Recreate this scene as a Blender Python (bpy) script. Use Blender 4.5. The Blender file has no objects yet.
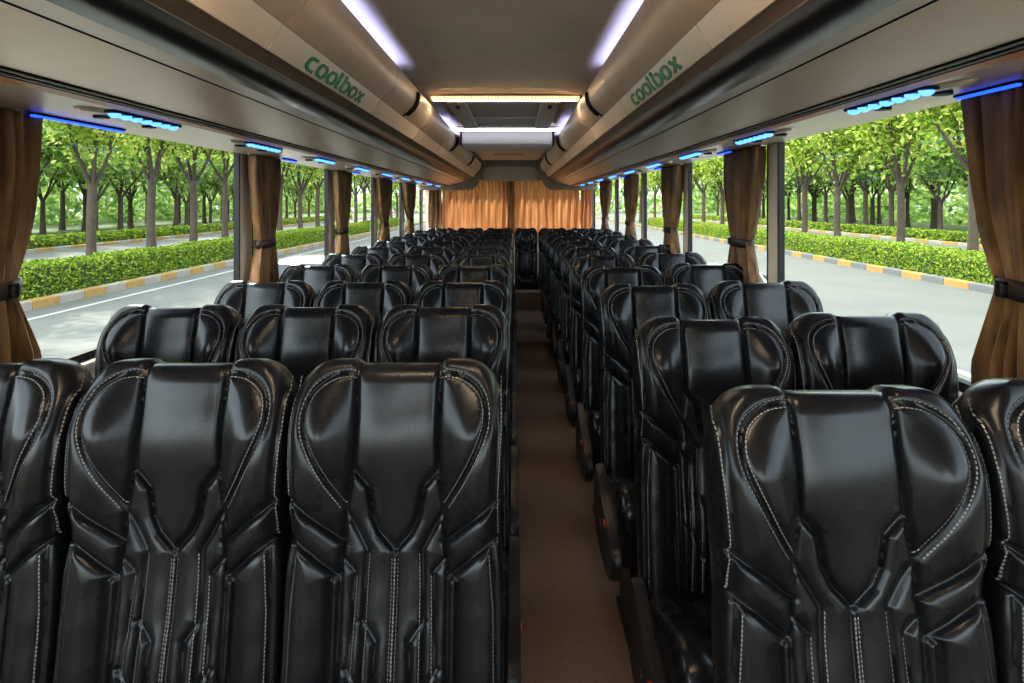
import bpy, bmesh, math, random
import numpy as np
from mathutils import Vector, Matrix

random.seed(7)
S = bpy.context.scene
C = S.collection
PI = math.pi
R = math.radians

# ------------------------------------------------------------------ constants (camera at the origin, looking along +Y)
F = 690.0
FLOOR = -1.46
XL, XR = -1.38, 1.20          # inner faces of the side walls
GROUND = -2.80
ROWP = 0.775
YF, YB = -2.0, 10.7           # front and rear of the cabin

# ------------------------------------------------------------------ helpers
class MB:
    def __init__(self):
        self.v = []; self.f = []
    def add(self, vs, fs):
        n = len(self.v)
        self.v += [tuple(p) for p in vs]
        self.f += [tuple(i + n for i in f) for f in fs]
        return self
    def box(self, x0, x1, y0, y1, z0, z1):
        if x0 > x1: x0, x1 = x1, x0
        if y0 > y1: y0, y1 = y1, y0
        if z0 > z1: z0, z1 = z1, z0
        v = [(x0,y0,z0),(x1,y0,z0),(x1,y1,z0),(x0,y1,z0),(x0,y0,z1),(x1,y0,z1),(x1,y1,z1),(x0,y1,z1)]
        return self.add(v, [(3,2,1,0),(4,5,6,7),(0,1,5,4),(1,2,6,5),(2,3,7,6),(3,0,4,7)])
    def prism_y(self, prof, y0, y1):            # closed (x,z) outline extruded along Y
        n = len(prof)
        v = [(x,y0,z) for x,z in prof] + [(x,y1,z) for x,z in prof]
        f = [(i,(i+1)%n,(i+1)%n+n,i+n) for i in range(n)]
        return self.add(v, f + [tuple(range(n))[::-1], tuple(range(n,2*n))])
    def prism_x(self, prof, x0, x1):            # closed (y,z) outline extruded along X
        n = len(prof)
        v = [(x0,y,z) for y,z in prof] + [(x1,y,z) for y,z in prof]
        f = [(i,(i+1)%n,(i+1)%n+n,i+n) for i in range(n)]
        return self.add(v, f + [tuple(range(n))[::-1], tuple(range(n,2*n))])
    def grid(self, P):                           # P[i][j] points
        n, m = len(P), len(P[0])
        v = [p for row in P for p in row]
        return self.add(v, [(i*m+j, i*m+j+1, (i+1)*m+j+1, (i+1)*m+j) for i in range(n-1) for j in range(m-1)])
    def tube(self, path, rad, n=8, caps=True):
        path = [Vector(p) for p in path]
        if not hasattr(rad, '__len__'): rad = [rad]*len(path)
        vs = []; fs = []; a = None
        for i, p in enumerate(path):
            t = (path[min(i+1,len(path)-1)] - path[max(i-1,0)])
            t = t.normalized() if t.length > 1e-9 else Vector((0,0,1))
            if a is None:
                a = t.cross(Vector((0,0,1)))
                if a.length < 0.05: a = t.cross(Vector((0,1,0)))
            else:
                a = a - t*a.dot(t)
            a.normalize(); b = t.cross(a)
            for k in range(n):
                q = 2*PI*k/n
                vs.append(p + (a*math.cos(q) + b*math.sin(q))*rad[i])
        for i in range(len(path)-1):
            for k in range(n):
                fs.append((i*n+k, i*n+(k+1)%n, (i+1)*n+(k+1)%n, (i+1)*n+k))
        if caps:
            fs.append(tuple(range(n))[::-1]); fs.append(tuple((len(path)-1)*n+k for k in range(n)))
        return self.add(vs, fs)
    def mesh(self, name, mat, off=(0,0,0), smooth=None):
        me = bpy.data.meshes.new(name)
        ox, oy, oz = off
        me.from_pydata([(x-ox,y-oy,z-oz) for x,y,z in self.v], [], self.f)
        bm = bmesh.new(); bm.from_mesh(me)
        bmesh.ops.recalc_face_normals(bm, faces=bm.faces)
        bm.to_mesh(me); bm.free()
        if mat: me.materials.append(mat)
        if smooth is not None:
            me.polygons.foreach_set('use_smooth', [True]*len(me.polygons))
            me.set_sharp_from_angle(angle=R(smooth))
        me.update()
        return me
    def build(self, name, mat, parent=None, smooth=None, bevel=0, seg=2):
        off = (0,0,0)
        if parent is not None:
            off = parent.get('_org', (0,0,0))
        me = self.mesh(name, mat, off, smooth)
        o = bpy.data.objects.new(name, me); C.objects.link(o)
        if parent is not None:
            o.parent = parent
            o['_org'] = tuple(off)
        if bevel:
            m = o.modifiers.new('bevel', 'BEVEL'); m.width = bevel; m.segments = seg; m.limit_method = 'ANGLE'; m.angle_limit = R(40)
        return o

def tag(o, label=None, cat=None, group=None, kind=None):
    if label: o['label'] = label
    if cat: o['category'] = cat
    if group: o['group'] = group
    if kind: o['kind'] = kind
    return o
def thing(name, label, cat, loc=(0,0,0), group=None):
    o = bpy.data.objects.new(name, None); C.objects.link(o)
    o.empty_display_size = 0.1
    o.location = loc; o['_org'] = tuple(loc)
    return tag(o, label, cat, group)
def struct(mb, name, mat, **k):
    o = mb.build(name, mat, **k); o['kind'] = 'structure'; return o
def clone(o, parent=None):
    c = o.copy(); C.objects.link(c)
    if parent is not None: c.parent = parent
    for ch in list(o.children): clone(ch, c)
    return c
def sstep(a, b, x):
    t = np.clip((x-a)/(b-a), 0, 1); return t*t*(3-2*t)

# ------------------------------------------------------------------ materials
def mat(name, col, rough=0.5, metal=0.0, spec=None, noise=0, nscale=20, bump=0, bscale=200, coat=0, emit=None, estr=0, col2=None, sheen=0):
    m = bpy.data.materials.new(name); m.use_nodes = True
    nt = m.node_tree; b = nt.nodes['Principled BSDF']
    b.inputs['Base Color'].default_value = (*col, 1)
    b.inputs['Roughness'].default_value = rough
    b.inputs['Metallic'].default_value = metal
    if spec is not None: b.inputs['Specular IOR Level'].default_value = spec
    if coat: b.inputs['Coat Weight'].default_value = coat; b.inputs['Coat Roughness'].default_value = .12
    if sheen: b.inputs['Sheen Weight'].default_value = sheen
    if emit:
        b.inputs['Emission Color'].default_value = (*emit, 1); b.inputs['Emission Strength'].default_value = estr
    tc = nt.nodes.new('ShaderNodeTexCoord')
    if noise:
        n = nt.nodes.new('ShaderNodeTexNoise'); n.inputs['Scale'].default_value = nscale; n.inputs['Detail'].default_value = 6
        nt.links.new(tc.outputs['Object'], n.inputs['Vector'])
        r = nt.nodes.new('ShaderNodeValToRGB')
        c2 = col2 or tuple(min(1, c*(1+noise)) for c in col)
        c1 = tuple(c*(1-noise) for c in col) if not col2 else col
        r.color_ramp.elements[0].position = .3; r.color_ramp.elements[1].position = .7
        r.color_ramp.elements[0].color = (*c1,1); r.color_ramp.elements[1].color = (*c2,1)
        nt.links.new(n.outputs['Fac'], r.inputs['Fac']); nt.links.new(r.outputs['Color'], b.inputs['Base Color'])
    if bump:
        n = nt.nodes.new('ShaderNodeTexNoise'); n.inputs['Scale'].default_value = bscale; n.inputs['Detail'].default_value = 4
        nt.links.new(tc.outputs['Object'], n.inputs['Vector'])
        bp = nt.nodes.new('ShaderNodeBump'); bp.inputs['Strength'].default_value = bump; bp.inputs['Distance'].default_value = .002
        nt.links.new(n.outputs['Fac'], bp.inputs['Height']); nt.links.new(bp.outputs['Normal'], b.inputs['Normal'])
    return m

def mat_leather():
    m = bpy.data.materials.new('black_leather'); m.use_nodes = True
    nt = m.node_tree; b = nt.nodes['Principled BSDF']
    b.inputs['Base Color'].default_value = (.005,.005,.0056,1)
    b.inputs['Specular IOR Level'].default_value = .29; b.inputs['Specular Tint'].default_value = (.86,.91,1,1)
    tc = nt.nodes.new('ShaderNodeTexCoord')
    n1 = nt.nodes.new('ShaderNodeTexNoise'); n1.inputs['Scale'].default_value = 9; n1.inputs['Detail'].default_value = 5
    n2 = nt.nodes.new('ShaderNodeTexVoronoi'); n2.inputs['Scale'].default_value = 420
    n3 = nt.nodes.new('ShaderNodeTexNoise'); n3.inputs['Scale'].default_value = 55; n3.inputs['Detail'].default_value = 4
    for n in (n1,n2,n3): nt.links.new(tc.outputs['Object'], n.inputs['Vector'])
    mr = nt.nodes.new('ShaderNodeMapRange'); mr.inputs['To Min'].default_value = .22; mr.inputs['To Max'].default_value = .33
    nt.links.new(n1.outputs['Fac'], mr.inputs['Value']); nt.links.new(mr.outputs['Result'], b.inputs['Roughness'])
    b1 = nt.nodes.new('ShaderNodeBump'); b1.inputs['Strength'].default_value = .03; b1.inputs['Distance'].default_value = .001
    nt.links.new(n2.outputs['Distance'], b1.inputs['Height'])
    b2 = nt.nodes.new('ShaderNodeBump'); b2.inputs['Strength'].default_value = .05; b2.inputs['Distance'].default_value = .001
    nt.links.new(n3.outputs['Fac'], b2.inputs['Height']); nt.links.new(b1.outputs['Normal'], b2.inputs['Normal'])
    nt.links.new(b2.outputs['Normal'], b.inputs['Normal'])
    return m

def mat_glass():
    m = bpy.data.materials.new('window_glass'); m.use_nodes = True
    nt = m.node_tree; nt.nodes.clear()
    out = nt.nodes.new('ShaderNodeOutputMaterial'); mix = nt.nodes.new('ShaderNodeMixShader')
    tr = nt.nodes.new('ShaderNodeBsdfTransparent'); tr.inputs['Color'].default_value = (.93,.97,.95,1)
    gl = nt.nodes.new('ShaderNodeBsdfGlossy'); gl.inputs['Roughness'].default_value = .02
    lw = nt.nodes.new('ShaderNodeLayerWeight'); lw.inputs['Blend'].default_value = .5
    pw = nt.nodes.new('ShaderNodeMath'); pw.operation = 'POWER'; pw.inputs[1].default_value = 5
    fr = nt.nodes.new('ShaderNodeMath'); fr.operation = 'MULTIPLY_ADD'; fr.inputs[1].default_value = .10; fr.inputs[2].default_value = .012
    nt.links.new(lw.outputs['Facing'], pw.inputs[0]); nt.links.new(pw.outputs[0], fr.inputs[0])
    nt.links.new(fr.outputs[0], mix.inputs['Fac']); nt.links.new(tr.outputs['BSDF'], mix.inputs[1]); nt.links.new(gl.outputs['BSDF'], mix.inputs[2])
    nt.links.new(mix.outputs['Shader'], out.inputs['Surface'])
    return m

def mat_cloth(name, c1, c2, trans):
    m = bpy.data.materials.new(name); m.use_nodes = True
    nt = m.node_tree; b = nt.nodes['Principled BSDF']; out = nt.nodes['Material Output']
    tc = nt.nodes.new('ShaderNodeTexCoord'); mp = nt.nodes.new('ShaderNodeMapping'); mp.inputs['Scale'].default_value = (25,25,3)
    n = nt.nodes.new('ShaderNodeTexNoise'); n.inputs['Scale'].default_value = 1; n.inputs['Detail'].default_value = 5
    r = nt.nodes.new('ShaderNodeValToRGB'); r.color_ramp.elements[0].position=.35; r.color_ramp.elements[1].position=.68
    r.color_ramp.elements[0].color=(*c1,1); r.color_ramp.elements[1].color=(*c2,1)
    nt.links.new(tc.outputs['Object'], mp.inputs['Vector']); nt.links.new(mp.outputs['Vector'], n.inputs['Vector'])
    nt.links.new(n.outputs['Fac'], r.inputs['Fac']); nt.links.new(r.outputs['Color'], b.inputs['Base Color'])
    b.inputs['Roughness'].default_value = .55; b.inputs['Sheen Weight'].default_value = .25
    t = nt.nodes.new('ShaderNodeBsdfTranslucent'); nt.links.new(r.outputs['Color'], t.inputs['Color'])
    mx = nt.nodes.new('ShaderNodeMixShader'); mx.inputs['Fac'].default_value = trans
    nt.links.new(b.outputs['BSDF'], mx.inputs[1]); nt.links.new(t.outputs['BSDF'], mx.inputs[2]); nt.links.new(mx.outputs['Shader'], out.inputs['Surface'])
    return m

def mat_leaf(name, stops, trans=.45):
    m = bpy.data.materials.new(name); m.use_nodes = True
    nt = m.node_tree; nt.nodes.clear(); out = nt.nodes.new('ShaderNodeOutputMaterial')
    g = nt.nodes.new('ShaderNodeNewGeometry'); r = nt.nodes.new('ShaderNodeValToRGB')
    el = r.color_ramp.elements
    while len(el) < len(stops): el.new(.5)
    for e, (p, c) in zip(el, stops): e.position = p; e.color = (*c, 1)
    nt.links.new(g.outputs['Random Per Island'], r.inputs['Fac'])
    d = nt.nodes.new('ShaderNodeBsdfDiffuse'); t = nt.nodes.new('ShaderNodeBsdfTranslucent'); mx = nt.nodes.new('ShaderNodeMixShader')
    mx.inputs['Fac'].default_value = trans
    nt.links.new(r.outputs['Color'], d.inputs['Color']); nt.links.new(r.outputs['Color'], t.inputs['Color'])
    nt.links.new(d.outputs['BSDF'], mx.inputs[1]); nt.links.new(t.outputs['BSDF'], mx.inputs[2]); nt.links.new(mx.outputs['Shader'], out.inputs['Surface'])
    return m

M = {}
M['leather'] = mat_leather()
M['stitch'] = mat('grey_thread', (.20,.20,.205), .6)
M['shell'] = mat('black_seat_plastic', (.008,.008,.009), .38, spec=.3, bump=.1, bscale=300)
M['steel'] = mat('dark_seat_frame', (.02,.02,.022), .4, .6)
M['red'] = mat('red_plastic', (.55,.01,.01), .35)
M['tan'] = mat('tan_moulding', (.68,.52,.38), .42, noise=.05, nscale=6)
M['cream'] = mat('cream_strip', (.84,.72,.57), .3, noise=.03, nscale=8)
M['beige'] = mat('beige_perforated_panel', (.74,.61,.485), .30, metal=.35, noise=.05, nscale=4)
M['lip'] = mat('satin_lip', (.88,.83,.76), .3, metal=.35)
M['gloss'] = mat('black_gloss_rail', (.006,.006,.007), .33, spec=.6)
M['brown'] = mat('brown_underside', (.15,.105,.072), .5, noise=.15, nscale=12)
M['ceil'] = mat('ceiling_lining', (.66,.55,.44), .62, noise=.06, nscale=3, bump=.1, bscale=120)
M['grey'] = mat('grey_hatch', (.52,.50,.48), .5)
M['hatchin'] = mat('hatch_dark_lining', (.34,.33,.315), .5)
M['track'] = mat('track_black', (.006,.006,.006), .9, spec=.1)
M['metal'] = mat('track_metal', (.45,.43,.40), .3, .9)
M['dark'] = mat('dark_trim', (.008,.008,.009), .55, spec=.2)
M['wall'] = mat('wall_moulding', (.45,.36,.28), .5, noise=.05, nscale=5)
M['pillar'] = mat('pillar_moulding', (.68,.58,.49), .5, noise=.04, nscale=5)
M['bulk'] = mat('rear_bulkhead', (.21,.16,.12), .5, noise=.1, nscale=6)
M['bulkin'] = mat('rear_bulkhead_panel', (.46,.39,.315), .55, noise=.05, nscale=5)
M['carpet'] = mat('brown_floor', (.17,.108,.074), .75, noise=.25, nscale=160, bump=.5, bscale=500)
M['glass'] = mat_glass()
M['green'] = mat('green_lettering', (.008,.27,.10), .4)
M['curtain'] = mat_cloth('brown_curtain', (.085,.036,.010), (.29,.145,.047), .22)
M['rearcurtain'] = mat_cloth('orange_curtain', (.36,.125,.04), (.62,.28,.11), .5)
M['strap'] = mat('curtain_tie', (.018,.010,.007), .5)
M['blue'] = mat('blue_led', (.1,.25,.9), .3, emit=(.01,.06,1.0), estr=.55)
M['bluew'] = mat('blue_led_core', (.3,.5,1), .3, emit=(.045,.20,1.0), estr=.75)
M['warm'] = mat('warm_led', (1,.8,.5), .3, emit=(1.0,.62,.28), estr=.5)
M['warmfront'] = mat('warm_fill_led', (1,.8,.5), .3, emit=(1.0,.76,.52), estr=34)  # strong glow for the added out-of-view strips
M['cool'] = mat('cool_led', (.8,.85,1), .3, emit=(.72,.80,1.0), estr=1.1)
M['fillwarm'] = mat('warm_diffuser', (1,.85,.65), .4, emit=(1.0,.70,.42), estr=7)  # glow of the panels added under the light bars
M['fillcool'] = mat('cool_diffuser', (.9,.93,1), .4, emit=(.80,.86,1.0), estr=.9)
M['cove'] = mat('cove_led', (.8,.85,1), .3, emit=(.42,.48,1.0), estr=3.6)
M['orange'] = mat('wood_slot', (.48,.18,.04), .4)
M['asphalt'] = mat('asphalt', (.078,.081,.076), .85, noise=.12, nscale=.6, bump=.3, bscale=40)
M['paint'] = mat('road_paint', (.30,.30,.29), .7)
M['kerbw'] = mat('kerb_white', (.23,.21,.18), .8, noise=.12, nscale=5)
M['kerby'] = mat('kerb_yellow', (.27,.155,.035), .8, noise=.12, nscale=5)
M['kerbd'] = mat('kerb_dark', (.09,.095,.10), .8, noise=.12, nscale=5)
M['grass'] = mat('verge_grass', (.055,.085,.022), .9, noise=.35, nscale=2)
M['bark'] = mat('bark', (.042,.029,.020), .85, noise=.35, nscale=5, bump=.8, bscale=14)
M['limewash'] = mat('bark_grey', (.17,.15,.115), .85, noise=.25, nscale=6)
M['leafA'] = mat_leaf('leaf_spring', [(0,(.10,.22,.02)),(.4,(.28,.43,.055)),(.8,(.52,.60,.12)),(1,(.76,.73,.26))], .55)
M['leafB'] = mat_leaf('leaf_wood', [(0,(.11,.23,.06)),(.5,(.28,.44,.12)),(1,(.56,.64,.24))], .55)
M['leafH'] = mat_leaf('leaf_hedge', [(0,(.055,.12,.014)),(.5,(.17,.28,.028)),(1,(.42,.48,.07))], .35)
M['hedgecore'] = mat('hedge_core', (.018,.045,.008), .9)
M['carwhite'] = mat('white_car_paint', (.26,.26,.255), .2, coat=.5)
M['carglass'] = mat('car_glass', (.02,.025,.03), .08)
M['tyre'] = mat('tyre', (.02,.02,.02), .8)

# ================================================================== CAMERA
cam = bpy.data.cameras.new('camera'); co = bpy.data.objects.new('camera', cam); C.objects.link(co)
cam.sensor_width = 36; cam.lens = 36*F/1024
cam.shift_x = -3/1024; cam.shift_y = -138.5/1024
cam.clip_start = .02; cam.clip_end = 400
co.location = (0,0,0); co.rotation_euler = (PI/2,0,0)
S.camera = co

# ================================================================== BUS SHELL
# floor, rear step, walls
struct(MB().box(XL-.05,XR+.05,YF,YB,FLOOR-.06,FLOOR), 'floor', M['carpet'])
RISE_Y, RISE_Z = 8.72, -1.13
m = MB().box(-.02,.335,RISE_Y,YB-.02,FLOOR,RISE_Z).box(XL+.01,-.02,RISE_Y+.02,YB-.02,FLOOR,RISE_Z).box(.335,XR-.01,RISE_Y+.02,YB-.02,FLOOR,RISE_Z)
struct(m, 'floor_step', M['carpet'])
# sloping ramp of the aisle just before the step
struct(MB().prism_x([(6.2,FLOOR),(RISE_Y,FLOOR),(RISE_Y,-1.35)], -.015,.33), 'floor_ramp', M['carpet'])

SILL = -.485
def wall(side, X, s, top, pillars, pw):
    # lower panel, header and window pillars of one side; s = outward direction
    m = MB()
    m.box(X, X+s*.03, YF, YB, FLOOR, SILL)
    m.box(X, X+s*.03, YF, YB, top, .68)
    for y in pillars: m.box(X, X+s*.03, y, y+pw, SILL, top)
    struct(m, 'wall_'+side, M['pillar'])
    # dark gasket around each pane
    g = MB()
    ys = pillars
    for y in ys:
        g.box(X-s*.002, X+s*.026, y-.014, y+.0, SILL, top)
        g.box(X-s*.002, X+s*.026, y+pw, y+pw+.014, SILL, top)
    g.box(X-s*.006, X+s*.02, YF, YB, SILL-.02, SILL+.006)
    struct(g, 'trim_1' if side=='left' else 'trim_2', M['dark'])
PL = [1.42, 3.46, 5.10, 6.74, 8.38, 10.15]
PR = [1.30, 3.15, 4.78, 6.42, 8.15, 10.55]
TL, TR = .259, .286
wall('left', XL, -1, TL, PL, .16)
wall('right', XR, 1, TR, PR, .12)
nwin = 0
for X, s, P, pw, top in ((XL,-1,PL,.16,TL),(XR,1,PR,.12,TR)):
    edges = [YF] + [q for y in P for q in (y, y+pw)] + [YB]
    for a, b in zip(edges[0::2], edges[1::2]):
        if b-a < .1: continue
        nwin += 1
        struct(MB().box(X+s*.014, X+s*.018, a, b, SILL, top), 'window_%d' % nwin, M['glass'])
# sill ledge inside
for side, X, s in (('left',XL,-1),('right',XR,1)):
    struct(MB().box(X-s*.03, X, YF, YB, SILL-.05, SILL-.02), 'baseboard_'+side, M['pillar'], bevel=.008)

# rear wall with its wide window
m = MB()
m.box(XL,XR,YB,YB+.06,FLOOR,-.42).box(XL,XR,YB,YB+.06,.42,.68).box(XL,-1.25,YB,YB+.06,-.42,.42).box(1.10,XR,YB,YB+.06,-.42,.42)
struct(m, 'wall_rear', M['wall'])
struct(MB().box(-1.25,1.10,YB+.03,YB+.034,-.42,.42), 'window_20', M['glass'])
# front wall with the windshield behind the viewer
m = MB().box(XL,XR,YF-.06,YF,FLOOR,-.62).box(XL,XR,YF-.06,YF,.52,.68)
m.box(XL,XL+.1,YF-.06,YF,-.62,.52).box(XR-.1,XR,YF-.06,YF,-.62,.52)
struct(m, 'wall_front', M['wall'])
struct(MB().box(XL+.1,XR-.1,YF-.034,YF-.03,-.62,.52), 'window_21', M['glass'])
struct(MB().box(XL-.06,XR+.06,YF-.06,YB+.06,.68,.72), 'roof', M['grey'])

# ceiling lining: shallow arch between the racks, running over them
CXC = -.065
def ceil_z(x):
    return .622 - .10*max(0, abs(x-CXC)-.12)**2
P = []
for i in range(40):
    y = YF + (9.35-YF)*i/39
    P.append([(x, y, ceil_z(x)) for x in np.linspace(XL+.003, XR-.003, 41)])
o = struct(MB().grid(P), 'ceiling', M['ceil'], smooth=60)
md = o.modifiers.new('thick','SOLIDIFY'); md.thickness = .02; md.offset = 1

# service panel between window and rack with its tracks
def service(side, s, xw, zt, xg, zg, xf, zf, xe, ze):
    prof = [(xw-s*.002,zt-.012),(xw-s*.05,zt-.012),(xg,zg),(xg,zg+.02),(xw-s*.002,zt+.03)]
    struct(MB().prism_y(prof, YF, 9.95), 'service_panel_'+side, M['tan' if 0 else 'beige'], smooth=30)
    # brown seam, dark track, metal rails
    a = lambda t: (xg+(xf-xg)*t, zg+(zf-zg)*t)
    struct(MB().prism_y([a(0),a(.40),(a(.40)[0],a(.40)[1]+.02),(a(0)[0],a(0)[1]+.02)], YF, 9.95), 'trim_3' if s<0 else 'trim_4', M['orange'])
    struct(MB().prism_y([a(.40),a(1),(a(1)[0],a(1)[1]+.03),(a(.40)[0],a(.40)[1]+.03)], YF, 9.95), 'trim_5' if s<0 else 'trim_6', M['track'])
    r = MB()
    for t in (.66,.92):
        p = a(t); r.tube([(p[0],YF,p[1]-.002),(p[0],9.95,p[1]-.002)], .0024, 8)
    struct(r, 'trim_7' if s<0 else 'trim_8', M['metal'], smooth=60)
service('left', -1, XL, TL, -1.017,.240, -.943,.250, 0,0)
service('right', 1, XR, TR, .836,.240, .774,.250, 0,0)

# ================================================================== LUGGAGE RACKS
JOINTS = [-1.95,-.73, .47, 1.66, 2.87, 4.02, 5.18, 6.35, 7.5, 8.65, 9.9]
def lerp(a,b,t): return (a[0]+(b[0]-a[0])*t, a[1]+(b[1]-a[1])*t)

STROKES = {   # letter strokes on a 1-high x-height grid: (width, list of polylines)
 'c': (.80, [[(.80,1),(.32,1),(.12,.88),(.0,.68),(.0,.32),(.12,.12),(.32,0),(.80,0)]]),
 'o': (.92, [[(.30,1),(.62,1),(.80,.88),(.92,.68),(.92,.32),(.80,.12),(.62,0),(.30,0),(.12,.12),(0,.32),(0,.68),(.12,.88),(.30,1)]]),
 'l': (.30, [[(.0,1.5),(.0,.16),(.08,.03),(.26,0)]]),
 'b': (.90, [[(0,1.5),(0,0)],[(0,.9),(.20,1),(.60,1),(.79,.88),(.90,.68),(.90,.32),(.79,.12),(.60,0),(.0,0)]]),
 'x': (.84, [[(0,1.02),(.84,-.02)],[(.84,1.02),(0,-.02)]]),
}
def lettering(A, Bp, nrm, y0, y1, flip, root):
    # writes the word along Y on the strip face; A bottom edge, Bp top edge (x,z); flip = reads toward -Y
    word = 'coolbox'; gap = .42
    tot = sum(STROKES[c][0] for c in word) + gap*(len(word)-1)
    k = (y1-y0)/tot
    hgt = math.hypot(Bp[0]-A[0], Bp[1]-A[1])
    ex = ((Bp[0]-A[0])/hgt, (Bp[1]-A[1])/hgt)
    xh = hgt*.50; base = hgt*.17; w = .135
    pen = 0
    for c in word:
        m = MB()
        for pl in STROKES[c][1]:
            pts = [Vector(p) for p in pl]
            n = len(pts)
            L = []; Rr = []
            closed = (pts[0]-pts[-1]).length < 1e-6
            for i in range(n):
                if closed:
                    d0 = (pts[i]-pts[i-1 if i else n-2]).normalized(); d1 = (pts[(i+1) if i<n-1 else 1]-pts[i]).normalized()
                else:
                    d0 = (pts[i]-pts[i-1]).normalized() if i else (pts[1]-pts[0]).normalized()
                    d1 = (pts[i+1]-pts[i]).normalized() if i<n-1 else d0
                nn = Vector((-(d0+d1).y,(d0+d1).x)).normalized()
                q = w/max(.6, nn.dot(Vector((-d0.y,d0.x))))
                L.append(pts[i]+nn*q); Rr.append(pts[i]-nn*q)
            def P3(p, h):
                s_ = (pen + p.x)*k
                y = (y1 - s_) if flip else (y0 + s_)
                t = base + p.y*xh
                return (A[0]+ex[0]*t+nrm[0]*h, y, A[1]+ex[1]*t+nrm[1]*h)
            for i in range(n-1):
                q = [L[i],L[i+1],Rr[i+1],Rr[i]]
                m.add([P3(p,.001) for p in q]+[P3(p,.0052) for p in q], [(3,2,1,0),(4,5,6,7),(0,1,5,4),(1,2,6,5),(2,3,7,6),(3,0,4,7)])
        m.build('letter_'+c, M['green'], root)
        pen += STROKES[c][0] + gap

def rack(side, s, E, E2, D, A, B, Ct, F_):
    root = thing('luggage_rack', 'tan overhead luggage rack with green coolbox lettering along the %s windows' % side, 'luggage rack', (D[0],YF,D[1]))
    Y0, Y1 = YF, 9.9
    xo = s*1.0
    def slab(name, pts, material, th=.012, y0=Y0, y1=Y1, sm=40, par=root, inward=(0,1)):
        prof = pts + [(p[0]+inward[0]*th, p[1]+inward[1]*th) for p in reversed(pts)]
        return MB().prism_y(prof, y0, y1).build(name, material, par, smooth=sm)
    slab('lower_panel', [F_,E], M['beige'])
    slab('satin_lip', [lerp(E,E2,.06),E2], M['lip'])
    slab('shadow_gap', [(E[0],E[1]+.001),(lerp(E,E2,.12)[0],lerp(E,E2,.12)[1]+.001)], M['track'], th=.005)
    slab('panel_edge', [(E[0]+s*.003,E[1]-.0012),(E[0]-s*.0015,E[1]-.0006)], M['track'], th=.002)
    # black glossy convex rail
    pts = []
    for i in range(11):
        t = i/10; p = lerp(E2,D,t); b = math.sin(PI*t)*.022
        pts.append((p[0]-s*b*.75, p[1]-b*.65))
    slab('gloss_rail', pts, M['gloss'], sm=60)
    slab('edge_bead', [D,(D[0]-s*.006,D[1]+.001)], M['lip'], th=.006)
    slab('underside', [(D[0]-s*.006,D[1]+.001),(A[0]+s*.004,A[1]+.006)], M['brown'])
    # name strips and doors, one per bin
    nrm = Vector((B[1]-A[1], -(B[0]-A[0]))); nrm.normalize()
    if nrm.x*s > 0: nrm = -nrm
    for i,(a,b) in enumerate(zip(JOINTS, JOINTS[1:])):
        g = .004
        mid = lerp(A,B,.5); prof = [A, lerp(A,B,.08), (mid[0]+nrm.x*.003,mid[1]+nrm.y*.003), lerp(A,B,.95), B, (B[0]+s*.014,B[1]), (A[0]+s*.014,A[1]+.004)]
        st = MB().prism_y(prof, a+g, b-g).build('name_strip', M['cream'], root, smooth=40)
        # door: convex curve from B to Ct
        pr = []
        for k in range(13):
            t = k/12; p = lerp(B,Ct,t); bl = math.sin(PI*t)*.026
            pr.append((p[0]-s*bl*.9, p[1]-bl*.42+.002))
        pr2 = [(p[0]+s*.014,p[1]+.004) for p in reversed(pr)]
        dr = MB().prism_y(pr+pr2, a+g, b-g).build('bin_door', M['tan'], root, smooth=50)
        if i in (5,7,9) :
            yc = {5:3.43,7:5.78,9:7.95}[i]
            h = []
            for k in range(1,12):
                q = pr[k]; h.append((q[0]-s*.006, yc, q[1]-.004))
            hm = MB().tube(h, [.008]+[.012]*(len(h)-2)+[.008], 8)
            hb = MB()
            rec = [(pr[k][0]-s*.0015, pr[k][1]-.0008) for k in range(0,12)]
            hb.prism_y(rec+[(p[0]+s*.006,p[1]+.002) for p in reversed(rec)], yc-.022, yc+.022)
            dk = hb.build('latch_recess', M['dark'], dr, smooth=40)
            hm.build('latch_handle', M['shell'], dr, smooth=50)
        if i == 4-0 and False: pass
    # body behind the doors (closes the rack against the ceiling), dark in the seams
    body = [(A[0]+s*.012,A[1]+.008),(B[0]+s*.012,B[1]),(Ct[0]+s*.013,Ct[1]-.004),(Ct[0]+s*.016,Ct[1]-.072),(Ct[0]+s*.30,Ct[1]-.072),(Ct[0]+s*.30,A[1]+.008)]
    MB().prism_y(body, Y0+.01, Y1-.01).build('rack_body', M['dark'], root)
    if s<0: lettering(A,B,(nrm.x*1.0,nrm.y*1.0), 1.93,2.60, False, root)
    else:   lettering(A,B,(nrm.x,nrm.y), 1.93,2.66, True, root)
    return root
rack('left',-1, (-.760,.300),(-.72,.311),(-.642,.350),(-.597,.370),(-.558,.430),(-.487,.566),(-.943,.252))
rack('right',1, (.622,.300),(.592,.311),(.509,.350),(.474,.370),(.436,.430),(.362,.566),(.774,.252))

# cove light strips on the rack tops
for s, x, nm in ((-1,-.50,'left'),(1,.375,'right')):
    t = thing('cove_light', 'bluish white light strip hidden above the %s luggage rack' % nm, 'light strip', (x+s*.03,YF+.05,.495))
    MB().box(x+s*.022,x+s*.060,YF+.05,3.05,.525,.531).build('strip_base', M['grey'], t)
    MB().box(x+s*.026,x+s*.055,YF+.06,3.03,.531,.539).build('light_tube', M['cove'], t)
    t = thing('cove_light', 'short bluish light strip above the %s rack beyond the roof hatch' % nm, 'light strip', (x+s*.03,4.9,.495))
    MB().box(x+s*.022,x+s*.060,4.9,6.2,.525,.531).build('strip_base', M['grey'], t)
    MB().box(x+s*.026,x+s*.055,4.91,6.19,.531,.539).build('light_tube', M['cove'], t)

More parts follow.
